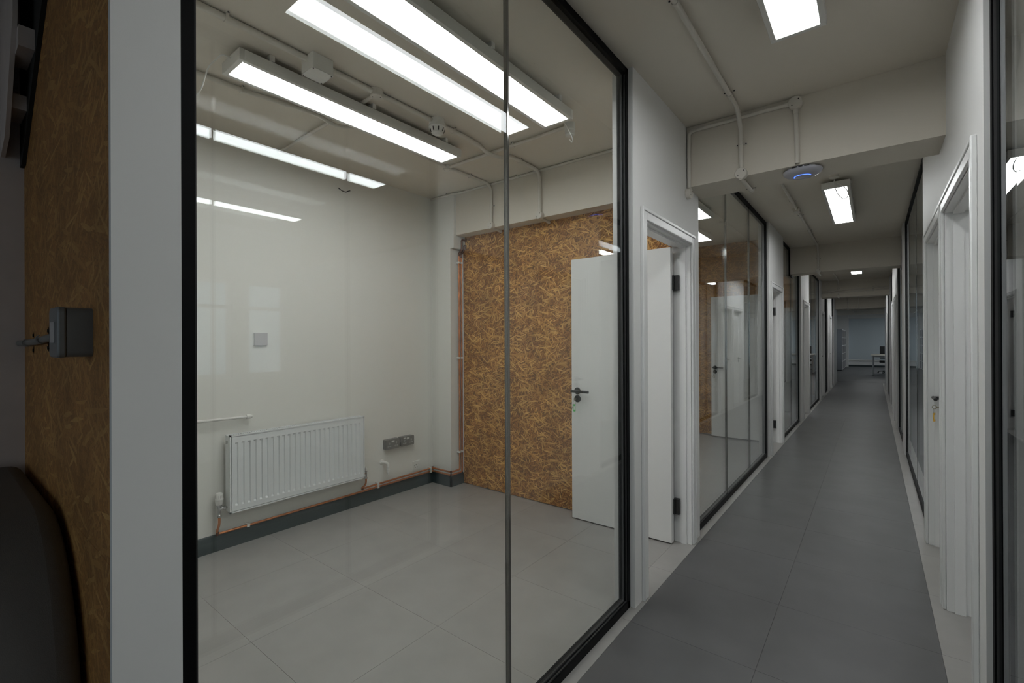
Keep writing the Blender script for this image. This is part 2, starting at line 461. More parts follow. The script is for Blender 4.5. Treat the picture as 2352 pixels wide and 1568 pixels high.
# far office
FAR_WIN_L = [(20.0, 22.4, .8, 2.3), (23.2, 25.4, .8, 2.6)]
FAR_WIN_R = [(22.8, 25.0, .8, 2.6), (25.4, 27.6, .8, 2.6), (28.0, 30.0, .8, 2.6)]
windowed_wall('wall_far_left', 'x', -2.75, .15, YEND, 30.4, FAR_WIN_L, 'wall', 'white left wall of the far office with windows')
windowed_wall('wall_far_right', 'x', 2.8, .15, YEND, 30.4, FAR_WIN_R, 'wall', 'white right wall of the far office with windows')
tag(MB().box(-2.6, 2.8, 30.3, 30.45, 0, ZC).build('wall_far_end', 'wall'), 'white end wall of the far office', 'wall', kind='structure')
tag(MB().box(-1.62, -1.04, 29.9, 30.3, 0, ZC).build('trim_7', 'wall'), 'white pier on the far office end wall', 'pier', kind='structure')
tag(MB().box(XB - .15, XLI, YEND - .1, YEND, 0, ZC).build('wall_far_near_left', 'wall'), 'white return wall on the left of the far office entrance', 'wall', kind='structure')
tag(MB().box(XRI, XE + .15, YEND - .1, YEND, 0, ZC).build('wall_far_near_right', 'wall'), 'white return wall on the right of the far office entrance', 'wall', kind='structure')

# exterior windows
wn_count = [0]
def ext_window(axis, pos, th, a, b, z0, z1, label):
    wn_count[0] += 1
    n = wn_count[0]
    root = thing('window_%d' % (n + 12), ((pos + th / 2, a, z0) if axis == 'x' else (a, pos + th / 2, z0)), label, 'window', kind='structure')
    c0, c1 = pos + th * .35, pos + th * .65
    def bx(mb, p, q, u, v, d0=c0, d1=c1):
        return mb.box(d0, d1, p, q, u, v) if axis == 'x' else mb.box(p, q, d0, d1, u, v)
    f = MB(); w = .045
    bx(f, a, b, z0, z0 + w); bx(f, a, b, z1 - w, z1); bx(f, a, a + w, z0 + w, z1 - w); bx(f, b - w, b, z0 + w, z1 - w)
    zt = z1 - (z1 - z0) * .28
    bx(f, a + w, b - w, zt - .02, zt + .02)
    f.build('window_frame', 'gloss', root)
    m = (c0 + c1) / 2
    for u, v in ((z0 + w, zt - .02), (zt + .02, z1 - w)):
        bx(MB(), a + w, b - w, u, v, m - .003, m + .003).build('pane', 'glass', root)
    # portal that guides sky sampling through the opening
    ld = bpy.data.lights.new('window_portal', 'AREA'); ld.shape = 'RECTANGLE'; ld.size = (b - a) ; ld.size_y = (z1 - z0)
    ld.cycles.is_portal = True
    lo = bpy.data.objects.new('window_portal', ld); COL.objects.link(lo)
    lo.parent = root
    inward = {('x', True): (-1, 0, 0), ('x', False): (1, 0, 0), ('y', False): (0, 1, 0)}[(axis, pos > 0)]
    ctr = Vector(((pos + th / 2), (a + b) / 2, (z0 + z1) / 2)) if axis == 'x' else Vector(((a + b) / 2, pos + th / 2, (z0 + z1) / 2))
    d = Vector(inward)
    outer = ctr - d * (th * .6)
    lo.location = outer - root.location
    lo.rotation_euler = d.to_track_quat('-Z', 'Y').to_euler()
for k, h in enumerate(LOBBY_WIN): ext_window('y', -3.0, .12, *h, ['white framed lobby window on the sofa side', 'white framed lobby window away from the sofa'][k])
for k, h in enumerate(R1W): ext_window('x', XE, .15, *h, ['white framed window of the first room opposite, nearer the lobby', 'white framed window of the first room opposite, nearer the doors'][k])
for k, h in enumerate(R2W): ext_window('x', XE, .15, *h, ['white framed window of the second room opposite, nearer its door', 'white framed window of the second room opposite, farther from its door'][k])
for k, h in enumerate(FAR_WIN_L): ext_window('x', -2.75, .15, *h, ['low white framed window of the far office under the soffit', 'tall white framed window of the far office before the bookcases'][k])
for k, h in enumerate(FAR_WIN_R): ext_window('x', 2.8, .15, *h, ['white framed window of the far office beside the desks', 'middle white framed window of the far office on the desk side', 'white framed window of the far office next to the end wall'][k])

# ------------------------------------------------------------------ glazed partitions
def glazing(n, side, y0, y1, joints, label):
    s = -1 if side == 'L' else 1
    xo = -0.987 if side == 'L' else 0.300           # corridor face of the frame
    xi = xo + s * .050
    g0, g1 = xo + s * .010, xo + s * .022           # glass faces
    root = thing('window_%d' % n, (xo, y0, 0), label, 'window', kind='structure')
    zt, zb, w = ZC - .004, 0.0, .029
    bm_ = [b for b in BEAMS if y0 < b - .02 and b + BD + .02 < y1]
    f = MB()
    f.box(xo, xi, y0, y1, zb, zb + .038)
    f.box(xo, xi, y0, y0 + w, zb, zt); f.box(xo, xi, y1 - w, y1, zb, zt)
    def topbar(a, b): f.box(xo, xi, a, b, zt - w - .006, zt)
    cuts = []
    if bm_:
        b = bm_[0]
        topbar(y0, b); topbar(b + BD, y1)
        f.box(xo, xi, b - w, b, BZ - w, zt); f.box(xo, xi, b + BD, b + BD + w, BZ - w, zt)
        f.box(xo, xi, b, b + BD, BZ - w, BZ)
        cuts = [b]
    else: topbar(y0, y1)
    f.build('frame', 'black', root)
    # glazing gasket lines
    gk = MB()
    for xx in (g0 - s * .003, g1 + s * .003):
        gk.box(xx - .003, xx + .003, y0 + w, y1 - w, .038, .043)
        gk.box(xx - .003, xx + .003, y0 + w, y0 + w + .004, .043, zt - w - .01)
        gk.box(xx - .003, xx + .003, y1 - w - .004, y1 - w, .043, zt - w - .01)
    gk.build('gasket', 'rubber', root)
    ys = [y0 + w] + joints + [y1 - w]
    for a, b in zip(ys[:-1], ys[1:]):
        p = MB()
        e = .004 if len(ys) > 2 else 0
        aa, bb = a + (e if a in joints else 0), b - (e if b in joints else 0)
        if cuts and aa < cuts[0] + BD and bb > cuts[0]:
            c0, c1 = cuts[0] - w, cuts[0] + BD + w
            poly = [(aa, .038), (bb, .038)]
            if bb > c1: poly += [(bb, zt - w - .006), (c1, zt - w - .006), (c1, BZ - w)]
            else: poly += [(bb, BZ - w)]
            if aa < c0: poly += [(c0, BZ - w), (c0, zt - w - .006), (aa, zt - w - .006)]
            else: poly += [(aa, BZ - w)]
            p.prism(poly, 'x', min(g0, g1), max(g0, g1))
        else:
            p.box(g0, g1, aa, bb, .038, zt - w - .006)
        p.build('pane', 'glass', root)
    for j in joints:
        zz = BZ - w if any(c - .03 < j < c + BD + .03 for c in cuts) else zt - w - .006
        js = MB()
        js.box(g0 - s * .002, g0, j - .005, j + .005, .038, zz).box(g1, g1 + s * .002, j - .005, j + .005, .038, zz)
        js.box(g0, g1, j - .004, j + .004, .038, zz)
        js.build('joint_strip', 'seal', root)
    return root
NL = ['large black framed glass screen in front of the radiator room', 'three pane black framed glass screen of the second room', 'black framed glass screen stepping round the second beam on the radiator side', 'black framed glass screen of the fourth room on the radiator side', 'narrow black framed glass screen beyond the third beam on the radiator side', 'last narrow black framed glass screen on the radiator side']
NR = ['black framed glass screen opposite the radiator room', 'three pane black framed glass screen beyond the paired doors', 'black framed glass screen stepping round the second beam opposite', 'black framed glass screen before the third beam opposite', 'narrow black framed glass screen beyond the third beam opposite', 'last narrow black framed glass screen opposite']
for i, (a, b, j) in enumerate(GL_L): glazing(i + 1, 'L', a, b, j, NL[i])
for i, (a, b, j) in enumerate(GL_R): glazing(i + 7, 'R', a, b, j, NR[i])

# ------------------------------------------------------------------ doors
def lever_handle(parent, c, out, along, L=.118):
    """c: point on the leaf face, out: outward direction, along: lever direction (unit tuples)"""
    c, out, along = Vector(c), Vector(out), Vector(along)
    ax = {(1, 0, 0): 'x', (-1, 0, 0): '-x', (0, 1, 0): 'y', (0, -1, 0): '-y'}[tuple(int(round(v)) for v in out)]
    MB().lathe(c, ax, [(.027, 0), (.027, .006), (.024, .009), (.011, .010), (.010, .045)], 20).build('handle_rose', 'handle', parent)
    p0 = c + out * .048
    MB().tube([p0 - along * .030, p0 - along * .004, p0 + along * L], .0095, n=12).build('lever', 'handle', parent)
    k = c - Vector((0, 0, .060))
    MB().lathe(k, ax, [(.027, 0), (.027, .005), (.025, .008), (.010, .0085), (.0095, .010)], 20).build('lock_rose', 'handle', parent)
    return k

def hinge(parent, x0, x1, y, z, kx, ky):
    h = MB().box(x0, x1, y - .002, y + .001, z - .05, z + .05)
    h.cyl((kx, ky, z - .052), (kx, ky, z + .052), .0065, 10)
    return h.build('hinge', 'handle', parent)

def door(n, side, a, b, state, label):
    """a..b: clear opening; state: open / closed"""
    s = -1 if side == 'L' else 1
    xf, xr = (XL, XLI) if side == 'L' else (XR, XRI)
    root = thing('door_%d' % n, (xf, a, 0), label, 'door', kind='structure')
    H = 2.0
    t = .012
    lin = MB()
    lin.box(xf, xr, a - t, a, 0, H + t).box(xf, xr, b, b + t, 0, H + t).box(xf, xr, a, b, H, H + t)
    lin.build('lining', 'gloss', root)
    # stop bead
    s0, s1 = xf + s * .030, xr - s * .046
    st = MB().box(s0, s1, a, a + .013, 0, H).box(s0, s1, b - .013, b, 0, H).box(s0, s1, a + .013, b - .013, H - .013, H)
    st.build('door_stop', 'gloss', root)
    # architraves on both faces, stepped profile
    for xx, d in ((xf, -s), (xr, s)):
        ar = MB(); w = .066
        for (u0, u1, th) in ((.002, .046, .014), (.046, w, .018)):
            x1 = xx + d * th
            ar.box(xx, x1, a - t + .006 - u1, a - t + .006 - u0, 0, H + .006 + u1)
            ar.box(xx, x1, b + t - .006 + u0, b + t - .006 + u1, 0, H + .006 + u1)
            ar.box(xx, x1, a - t + .006 - u0, b + t - .006 + u0, H + .006 + u0, H + .006 + u1)
        ar.build('architrave', 'gloss', root, bevel=.004)
    T, W = .044, b - a - .004
    if state == 'open':
        # leaf swung ninety degrees into the room about the far jamb
        xh = xr - s * .008
        leaf = MB()
        if side == 'L':
            yf = b - .080; x0, x1 = xh - W, xh
            leaf.box(x0, x1, yf, yf + T, .010, 1.991)
            lf = leaf.build('door_leaf', 'doorw', root, bevel=.0015)
            k = lever_handle(lf, (x0 + .052, yf, .985), (0, -1, 0), (1, 0, 0))
            hinge_pts = (1.755, .245)
            for z in hinge_pts:
                hb = MB().box(xh - .004, xh + .036, b - .036, b + .0005, z - .05, z + .05)
                hb.cyl((xh + .004, b - .042, z - .05), (xh + .004, b - .042, z + .05), .007, 10)
                hb.build('hinge', 'handle', root)
            lever_handle(lf, (x0 + .052, yf + T, .985), (0, 1, 0), (1, 0, 0))
        else:
            yf = a + .05; x0, x1 = xh, xh + W
            leaf.box(x0, x1, yf, yf + T, .010, 1.991)
            lf = leaf.build('door_leaf', 'doorw', root)
            k = lever_handle(lf, (x1 - .052, yf + T, .985), (0, 1, 0), (-1, 0, 0))
            for z in (1.755, .245):
                MB().box(xh - .033, xh + .002, a - .0005, a + .05, z - .05, z + .05).build('hinge', 'handle', root)
    else:
        x0 = xr - s * .045
        lf = MB().box(x0, xr, a + .002, b - .002, .008, 1.991).build('door_leaf', 'doorw', root)
        k = lever_handle(lf, (x0, b - .075, .985), (-s, 0, 0), (0, -1, 0))
        lever_handle(lf, (xr, b - .075, .985), (s, 0, 0), (0, -1, 0))
        for z in (1.755, .245):
            MB().cyl((xr + s * .006, a + .001, z - .05), (xr + s * .006, a + .001, z + .05), .007, 10).build('hinge', 'handle', root)
    return k
kL1 = door(1, 'L', *DO_L[0], 'open', 'white door standing open against strand board with green key tag')
kL2 = door(2, 'L', *DO_L[1], 'open', 'white door standing open inside the second glazed room')
door(3, 'L', *DO_L[2], 'open', 'white door standing open beyond the second beam')
door(4, 'L', *DO_L[3], 'closed', 'closed white door under the third beam')
door(5, 'L', *DO_L[4], 'closed', 'closed white door near the corridor end, radiator room side')
door(6, 'R', *DO_R[0], 'open', 'open white doorway opposite the open door with green key tag')
kR2 = door(7, 'R', *DO_R[1], 'closed', 'closed white door with yellow key tag')
door(8, 'R', *DO_R[2], 'closed', 'closed white door beyond the second beam, first of a pair opposite')
door(9, 'R', *DO_R[3], 'closed', 'closed white door beyond the second beam, second of a pair opposite')
door(10, 'R', *DO_R[4], 'closed', 'closed white door near the corridor end, opposite side')

def key_bunch(k, out, matname, label):
    k, out = Vector(k), Vector(out)
    side = Vector((0, 0, 1)).cross(out)
    root = thing('key_bunch', k, label, 'keys')
    MB().tube([k + out * .006, k + out * .030], .0028, n=8).build('key_in_lock', 'key', root)
    bow = MB()
    c = k + out * .036
    ring = [c + Vector((0, 0, math.cos(t) * .011)) + out * (math.sin(t) * .011) for t in [2 * math.pi * i / 14 for i in range(15)]]
    bow.tube(ring, .0022, n=6).build('key_bow', 'key', root)
    c2 = k + out * .040 - Vector((0, 0, .026))
    ring = [c2 + Vector((0, 0, math.cos(t) * .014)) + side * (math.sin(t) * .011) for t in [2 * math.pi * i / 16 for i in range(17)]]
    MB().tube(ring, .0014, n=6).build('key_ring', 'chrome', root)
    c3 = k + out * .040 - Vector((0, 0, .040)) + side * -.002
    tg = MB()
    w, h = .0075, .052
    loop = [c3 + side * sx * w + Vector((0, 0, -zz)) for sx, zz in ((-.6, 0), (-1, .012), (-1, h - .012), (-.5, h), (.5, h), (1, h - .012), (1, .012), (.6, 0), (-.6, 0))]
    tg.tube(loop, .0022, n=6)
    tb = tg.build('tag_frame', matname, root)
    for zz in (.003, h - .006):
        MB().lathe(c3 - Vector((0, 0, zz)) - out * .0025, 'x' if abs(out.x) > .5 else 'y', [(.0075, 0), (.0075, .005)], 12).build('tag_end', matname, root)
    c4 = c3 - side * .010
    MB().tube([c4 + Vector((0, 0, .006)), c4 - Vector((0, 0, .012)), c4 - side * .012 - Vector((0, 0, .040))], .0028, bend=.01, n=6).build('spare_key', 'key', root)
key_bunch(kL1 + Vector((0, -.008, 0)), (0, -1, 0), 'green', 'keys with a green plastic tag hanging from the open door lock')
key_bunch(kL2 + Vector((0, -.008, 0)), (0, -1, 0), 'key', 'plain metal keys hanging from the second room door lock')
key_bunch(kR2 + Vector((-.008, 0, 0)), (-1, 0, 0), 'yellow', 'keys with a yellow tag hanging from the closed door lock')

# ------------------------------------------------------------------ LED ceiling lights
def led_light(x, y0, y1, label, group, end_box=None):
    """surface LED batten: x centre, y0..y1 lit length"""
    cz = 2.68
    root = thing('led_panel_light', (x, (y0 + y1) / 2, ZC), label, 'ceiling light', group)
    h = MB(); a, b = y0 - .027, y1 + .027; w = .102
    h.box(x - w, x + w, a, a + .022, cz - .001, ZC - .028).box(x - w, x + w, b - .022, b, cz - .001, ZC - .028)
    h.box(x - w, x - w + .022, a + .022, b - .022, cz - .001, ZC - .028).box(x + w - .022, x + w, a + .022, b - .022, cz - .001, ZC - .028)
    h.box(x - w + .022, x + w - .022, a + .022, b - .022, cz + .030, ZC - .028)
    h.build('housing', 'plastic', root, bevel=.002)
    MB().box(x - w + .024, x + w - .024, a + .024, b - .024, cz + .001, cz + .006).build('diffuser', 'diff', root)
    for yy in (y0 + .12, (y0 + y1) / 2, y1 - .12):
        MB().box(x - w - .006, x + w + .006, yy - .012, yy + .012, ZC - .0285, ZC - .0002).build('bracket', 'plastic', root)
    if end_box:
        MB().tube([Vector(p) for p in end_box], .0035, bend=.035, n=8, seg=6).build('cable', 'plastic', root)
    return root
led_light(-2.41, .935, 2.345, 'lit LED batten over the radiator side of the near room', 'lit LED battens', [(-2.41, .912, 2.722), (-2.41, .872, 2.722), (-2.438, .86, 2.705), (-2.518, .855, 2.70), (-2.568, .855, 2.668), (-2.591, .85, 2.623), (-2.649, .85, 2.603), (-2.727, .84, 2.614), (-2.80, .82, 2.66), (-2.82, .80, 2.745)])
led_light(-1.50, .935, 2.355, 'lit LED batten over the glass screen side of the near room', 'lit LED battens', [(-1.50, 2.378, 2.72), (-1.50, 2.44, 2.72), (-1.47, 2.50, 2.63), (-1.50, 2.55, 2.62), (-1.53, 2.56, 2.66)])
led_light(-0.25, .90, 2.305, 'lit LED batten in the corridor before the first beam', 'lit LED battens')
led_light(-0.253, 4.88, 6.36, 'lit LED batten with cable loop between first and second beams', 'lit LED battens', [(-.25, 4.68, 2.70), (-.255, 4.735, 2.69), (-.250, 4.74, 2.646), (-.229, 4.75, 2.587), (-.199, 4.75, 2.548), (-.173, 4.75, 2.540), (-.160, 4.75, 2.570), (-.166, 4.75, 2.615), (-.193, 4.76, 2.655), (-.228, 4.78, 2.690), (-.243, 4.86, 2.715)])
led_light(-0.253, 9.95, 11.40, 'lit LED batten between second and third beams', 'lit LED battens')
led_light(-1.44, 3.75, 5.20, 'lit LED batten over the glass screen side of the second room', 'lit LED battens')
led_light(-2.41, 3.75, 5.20, 'lit LED batten over the window side of the second room', 'lit LED battens')
led_light(1.28, .98, 2.385, 'lit LED batten in the first room opposite, near its glass screen', 'lit LED battens')
led_light(2.88, 1.05, 2.50, 'lit LED batten in the first room opposite, near its windows', 'lit LED battens')
led_light(1.15, 4.98, 6.43, 'lit LED batten in the second room opposite', 'lit LED battens')
led_light(-0.253, 14.90, 16.35, 'lit LED batten between third and last beams', 'lit LED battens')
led_light(-0.2, 23.2, 24.6, 'added unseen fill batten over the desks in the far office', 'lit LED battens')  # fill lamp added above the soffit line, out of view, to brighten the office
led_light(0.6, 27.0, 28.4, 'added unseen fill batten before the end wall board in the far office', 'lit LED battens')  # added out-of-view lamp that lifts the end wall and its board
led_light(1.9, 25.0, 26.4, 'added unseen fill batten by the far office windows', 'lit LED battens')  # added unseen lamp, raises the overall level of the far office
led_light(-2.0, 8.60, 10.0, 'lit LED batten in the third glazed room', 'lit LED battens')
led_light(-2.0, 11.2, 12.6, 'added unseen batten lighting the fourth glazed room', 'lit LED battens')  # lamp added in an unseen room for the light it spills out
led_light(1.5, 8.7, 10.1, 'added unseen batten lighting the room opposite beyond the second beam', 'lit LED battens')  # unseen lamp added for its spill towards the corridor

# ------------------------------------------------------------------ conduits
def saddle(root, p, along, normal, r, mat):
    """strap over a conduit: p on the conduit axis"""
    p, al, no = Vector(p), Vector(along).normalized(), Vector(normal).normalized()
    sd = al.cross(no)
    mb = MB()
    pts = []
    R = r + .002
    pr = [(-(R + .018), -r - .004), (-R, -r - .004)] + [(R * math.cos(t), R * math.sin(t)) for t in [math.pi - math.pi * k / 8 for k in range(9)]] + [(R, -r - .004), (R + .018, -r - .004)]
    th = .0025
    vs = []
    for u in (-.007, .007):
        for (a, b) in pr: vs.append(p + al * u + sd * a + no * b)
        for (a, b) in pr:
            vs.append(p + al * u + sd * a * 1.02 + no * (b + th))
    n = len(pr); fs = []
    for i in range(n - 1):
        fs += [(n + i, n + i + 1, 3 * n + i + 1, 3 * n + i), (i, 2 * n + i, 2 * n + i + 1, i + 1), (i, i + 1, n + i + 1, n + i), (2 * n + i, 3 * n + i, 3 * n + i + 1, 2 * n + i + 1)]
    mb.add(vs, fs)
    o = mb.build('saddle', mat, root)
    for sg in (-1, 1):
        c = p + sd * sg * (R + .010) + no * (-r - .002)
        MB().cyl(c, c + no * .003, .004, 8).build('screw', 'dark', o)
    return o
def round_box(root, c, normal, mat, R=.033, D=.034):
    c = Vector(c); no = Vector(normal)
    ax = {(1, 0, 0): 'x', (-1, 0, 0): '-x', (0, 1, 0): 'y', (0, -1, 0): '-y', (0, 0, -1): '-z', (0, 0, 1): 'z'}[tuple(int(v) for v in normal)]
    o = MB().lathe(c, ax, [(R, 0), (R, D - .004), (R - .001, D - .003), (R, D - .002), (R - .002, D + .001)], 24).build('junction_box', mat, root)
    t = Vector((0, 0, 1)) if abs(no.z) < .5 else Vector((1, 0, 0))
    s2 = no.cross(t)
    for sg in (-1, 1):
        q = c + (t * .55 - s2 * .6) * (sg * R * .95) * .8 + no * (D + .0005)
        MB().cyl(q, q + no * .0012, .0035, 8).build('cover_screw', 'dark', o)
    return o
def conduit(name, pts, r, bend, label, mat='conduit', group=None):
    root = thing(name, pts[0], label, 'conduit', group)
    MB().tube(pts, r, bend=bend, n=12, seg=8).build('pipe', mat, root)
    return root
zc = ZC - .0165
# near room, central run with box and detector
cA = conduit('conduit_run', [(-2.17, .284, zc), (-2.165, 2.23, zc), (-2.185, 2.44, zc), (-2.175, 2.505, zc - .033), (-2.145, 2.635, zc - .033), (-2.130, 2.70, zc), (-2.127, 3.089, zc), (-2.127, 3.089, 2.40)], .0150, .08, 'cream conduit run along the near room ceiling through the square box')
bx = MB().rbox(-2.165 - .055, -2.165 + .055, 1.155, 1.265, ZC - .075, ZC - .002, .006, 'z').build('square_box', 'plastic', cA)
MB().box(-2.165 - .054, -2.165 + .054, 1.156, 1.264, ZC - .0785, ZC - .0755).build('box_lid', 'plastic', bx)
for sx in (-1, 1):
    for sy in (-1, 1):
        q = Vector((-2.165 + sx * .047, 1.21 + sy * .047, ZC - .079))
        MB().cyl(q, q - Vector((0, 0, .001)), .0035, 8).build('lid_screw', 'dark', bx)
round_box(cA, (-2.165, 1.555, ZC), (0, 0, -1), 'conduit', .034, .040)
for y in (.80, 2.15): saddle(cA, (-2.166, y, zc), (0, 1, 0), (0, 0, -1), .0135, 'conduit')
saddle(cA, (-2.129, 2.82, zc), (0, 1, 0), (0, 0, -1), .0135, 'conduit')
round_box(cA, (-2.127, 3.104, 2.385), (0, -1, 0), 'conduit', .032, .036)
MB().tube([(-2.127, 3.09, 2.372), (-2.127, 3.23, 2.356)], .0125, n=12).build('pipe', 'conduit', cA)
round_box(cA, (-2.17, .64, ZC), (0, 0, -1), 'conduit', .040, .038)
# left run
cC = conduit('conduit_run', [(-2.735, .284, zc), (-2.718, 1.09, zc), (-2.652, 1.49, zc), (-2.636, 1.555, zc - .030), (-2.632, 1.63, zc - .030), (-2.600, 1.715, zc), (-2.600, 1.88, zc), (-2.660, 2.56, zc), (-2.645, 3.089, zc), (-2.645, 3.089, 2.40)], .0125, .08, 'cream conduit with a kink above the radiator side light')
for y in (1.08, 2.03): saddle(cC, (-2.718 if y < 1.5 else -2.613, y, zc), (0, 1, 0), (0, 0, -1), .0125, 'conduit')
saddle(cC, (-2.653, 2.82, zc), (0, 1, 0), (0, 0, -1), .0125, 'conduit')
saddle(cC, (-2.645, 3.089, 2.56), (0, 0, 1), (0, -1, 0), .0125, 'conduit')
round_box(cC, (-2.661, 2.575, ZC), (0, 0, -1), 'conduit', .032, .036)
round_box(cC, (-2.645, 3.104, 2.385), (0, -1, 0), 'conduit', .032, .036)
MB().tube([(-2.645, 3.09, 2.372), (-2.645, 3.23, 2.356)], .0125, n=12).build('pipe', 'conduit', cC)
# cross run to the light feed
cB = conduit('conduit_run', [(-2.64, 2.575, zc), (-1.55, 2.565, zc)], .0115, 0, 'cream cross conduit ending at a light feed drum')
saddle(cB, (-1.99, 2.569, zc), (1, 0, 0), (0, 0, -1), .0115, 'conduit')
MB().lathe((-1.53, 2.565, ZC), '-z', [(.034, 0), (.034, .045), (.031, .048), (.031, .075), (.024, .082)], 22).build('feed_drum', 'plastic', cB)
# branch to the back wall
cE = conduit('conduit_run', [(-2.19, 1.565, zc), (-3.39, 1.60, zc)], .010, 0, 'thin cream conduit from round box to back wall')
# beam edge run
cD = conduit('conduit_run', [(-3.395, 3.064, ZC - .012), (-3.095, 3.064, ZC - .012), (-3.045, 3.092, ZC - .012), (-1.078, 3.092, ZC - .012)], .0095, .02, 'thin cream conduit along the ceiling edge of the beam')
for x in (-3.16, -2.35, -1.2): saddle(cD, (x, 3.064 if x < -3 else 3.092, ZC - .012), (1, 0, 0), (0, 0, -1), .0095, 'conduit')

# smoke detector on the conduit line
det = thing('smoke_detector', (-2.155, 2.0, ZC), 'white smoke detector on the near room ceiling conduit', 'smoke detector')
MB().lathe((-2.155, 2.0, ZC), '-z', [(.044, 0), (.044, .030), (.052, .031), (.054, .052), (.050, .056)], 28).build('base', 'plastic', det)
head = MB().lathe((-2.155, 2.0, ZC - .056), '-z', [(.046, 0), (.040, .020), (.034, .034), (.022, .040), (.010, .042)], 28).build('sensor_head', 'plastic', det)
for k in range(8):
    t = 2 * math.pi * k / 8 + .2
    c0 = Vector((-2.155 + .0445 * math.cos(t), 2.0 + .0445 * math.sin(t), ZC - .060)); c1 = Vector((-2.155 + .039 * math.cos(t), 2.0 + .039 * math.sin(t), ZC - .082))
    MB().tube([c0, c1], .0035, n=6).build('vent_slot', 'dark', head)

# corridor conduit, bay by bay
def corridor_bay(ya, yb, first, label):
    x = -.632
    zb = ZC - .0155
    pts = []
    if not first: pts += [(x, ya - BD - .03, BZ - .016), (x, ya + .016, BZ - .016), (x, ya + .016, zb), ]
    else: pts += [(x, ya, zb)]
    pts += [(x, yb - .12, zb), (x, yb - .016, zb - .10), (x, yb - .016, BZ + .015)]
    c_ = conduit('conduit_run', pts, .0125, .05, label)
    L_ = yb - ya
    for y in ((1.9, 2.80) if first else (ya + .42 * L_, ya + .56 * L_, ya + .75 * L_, yb - .30)):
        saddle(c_, (x, y, zb), (0, 1, 0), (0, 0, -1), .0125, 'conduit')
    saddle(c_, (x, yb - .016, 2.565), (0, 0, 1), (0, -1, 0), .0125, 'conduit')
    if not first:
        saddle(c_, (x, ya - .03, BZ - .016), (0, 1, 0), (0, 0, -1), .0125, 'conduit')
        MB().rbox(x - .03, x + .03, ya + .49 * L_ - .05, ya + .49 * L_ + .05, ZC - .042, ZC - .001, .006, 'y').build('coupling_box', 'conduit', c_)
    round_box(c_, (x, yb, BZ + .012), (0, -1, 0), 'conduit', .034, .034)
corridor_bay(-2.85, BEAMS[0], True, 'grey conduit on the corridor ceiling running down the first beam')
corridor_bay(BEAMS[0] + BD, BEAMS[1], False, 'conduit on the corridor ceiling between first and second beams')
corridor_bay(BEAMS[1] + BD, BEAMS[2], False, 'conduit on the corridor ceiling between second and third beams')
corridor_bay(BEAMS[2] + BD, BEAMS[3], False, 'conduit on the corridor ceiling between third and fourth beams')

# beam branch to the access point
yb = BEAMS[0] - .0135
ca = conduit('conduit_run', [(-.944, yb, 2.36), (-.944, yb, 2.728), (-.36, yb, 2.728)], .0115, .035, 'conduit along the top of the first beam to the access point drop')
round_box(ca, (XL + .001, yb, 2.325), (1, 0, 0), 'conduit', .034, .030)
round_box(ca, (-.346, BEAMS[0], 2.722), (0, -1, 0), 'conduit', .035, .034)
MB().tube([(-.345, yb, 2.70), (-.338, yb, 2.375)], .0125, n=12).build('drop_pipe', 'conduit', ca)
MB().tube([(-.400, yb, 2.728), (-.372, yb, 2.728)], .0145, n=12).build('coupler', 'conduit', ca)
MB().tube([(-.345, yb, 2.695), (-.3445, yb, 2.66)], .0150, n=12).build('coupler', 'conduit', ca)
apc = Vector((-.325, 3.205, BZ))
ap = thing('wireless_access_point', apc, 'round white wireless access point with blue light ring under the beam', 'access point')
MB().lathe(apc, '-z', [(.084, 0), (.084, .004), (.098, .006), (.100, .011), (.097, .020), (.086, .030), (.066, .038), (.047, .0415), (.045, .0405), (.041, .0405), (.039, .042), (.02, .0435), (.001, .044)], 48).build('dome', 'ap', ap)
arc = [apc + Vector((.043 * math.cos(t), .043 * math.sin(t), -.0415)) for t in [math.radians(172 + 176 * k / 24) for k in range(25)]]
MB().tube(arc, .0016, n=6).build('light_arc', 'led', ap)
for k, dx in enumerate((-.03, .0, .03)):
    MB().box(apc.x + dx - (.010 if k == 1 else .012), apc.x + dx + (.010 if k == 1 else .012), apc.y - .1035 + abs(dx) * .12, apc.y - .096, BZ - .0145 + .003, BZ - .0075).build('vent', 'dark', ap)

# light feed drum at the second corridor light
fd = thing('light_feed_drum', (-.25, 4.63, ZC), 'cream feed drum on the corridor ceiling before the looped light cable', 'ceiling rose')
MB().lathe((-.25, 4.63, ZC), '-z', [(.036, 0), (.036, .035), (.033, .038)], 20).build('drum', 'conduit', fd)
MB().lathe((-.25, 4.63, ZC - .038), '-z', [(.033, 0), (.033, .022), (.018, .028)], 20).build('plug', 'conduit', fd)

# two pipes across the third beam
for k, (z, lb) in enumerate(((2.515, 'upper'), (2.47, 'lower'))):
    yp = BEAMS[2] - .018
    pp = conduit('service_pipe', [(XL, yp, z), (-.74, yp, z + .006), (-.68, yp - .030, z + .008), (-.585, yp - .030, z + .010), (-.525, yp, z + .012), (XR, yp, z + .03)], .013, .04, '%s of two pipes running across the third beam' % lb, group='pipes across the third beam')
    for x in (-.85, 0.0): saddle(pp, (x, yp, z + (.003 if x < 0 else .0237)), (1, 0, 0), (0, -1, 0), .013, 'conduit')
conduit('conduit_drop', [(-.36, BEAMS[3] - .0135, ZC), (-.36, BEAMS[3] - .0135, BZ)], .0125, 0, 'conduit drop on the last beam beside the ceiling run')
conduit('soffit_conduit', [(-.55, 18.92, BZ - .0125), (-.55, 22.48, BZ - .0125)], .0125, 0, 'conduit running under the dropped soffit of the far office')

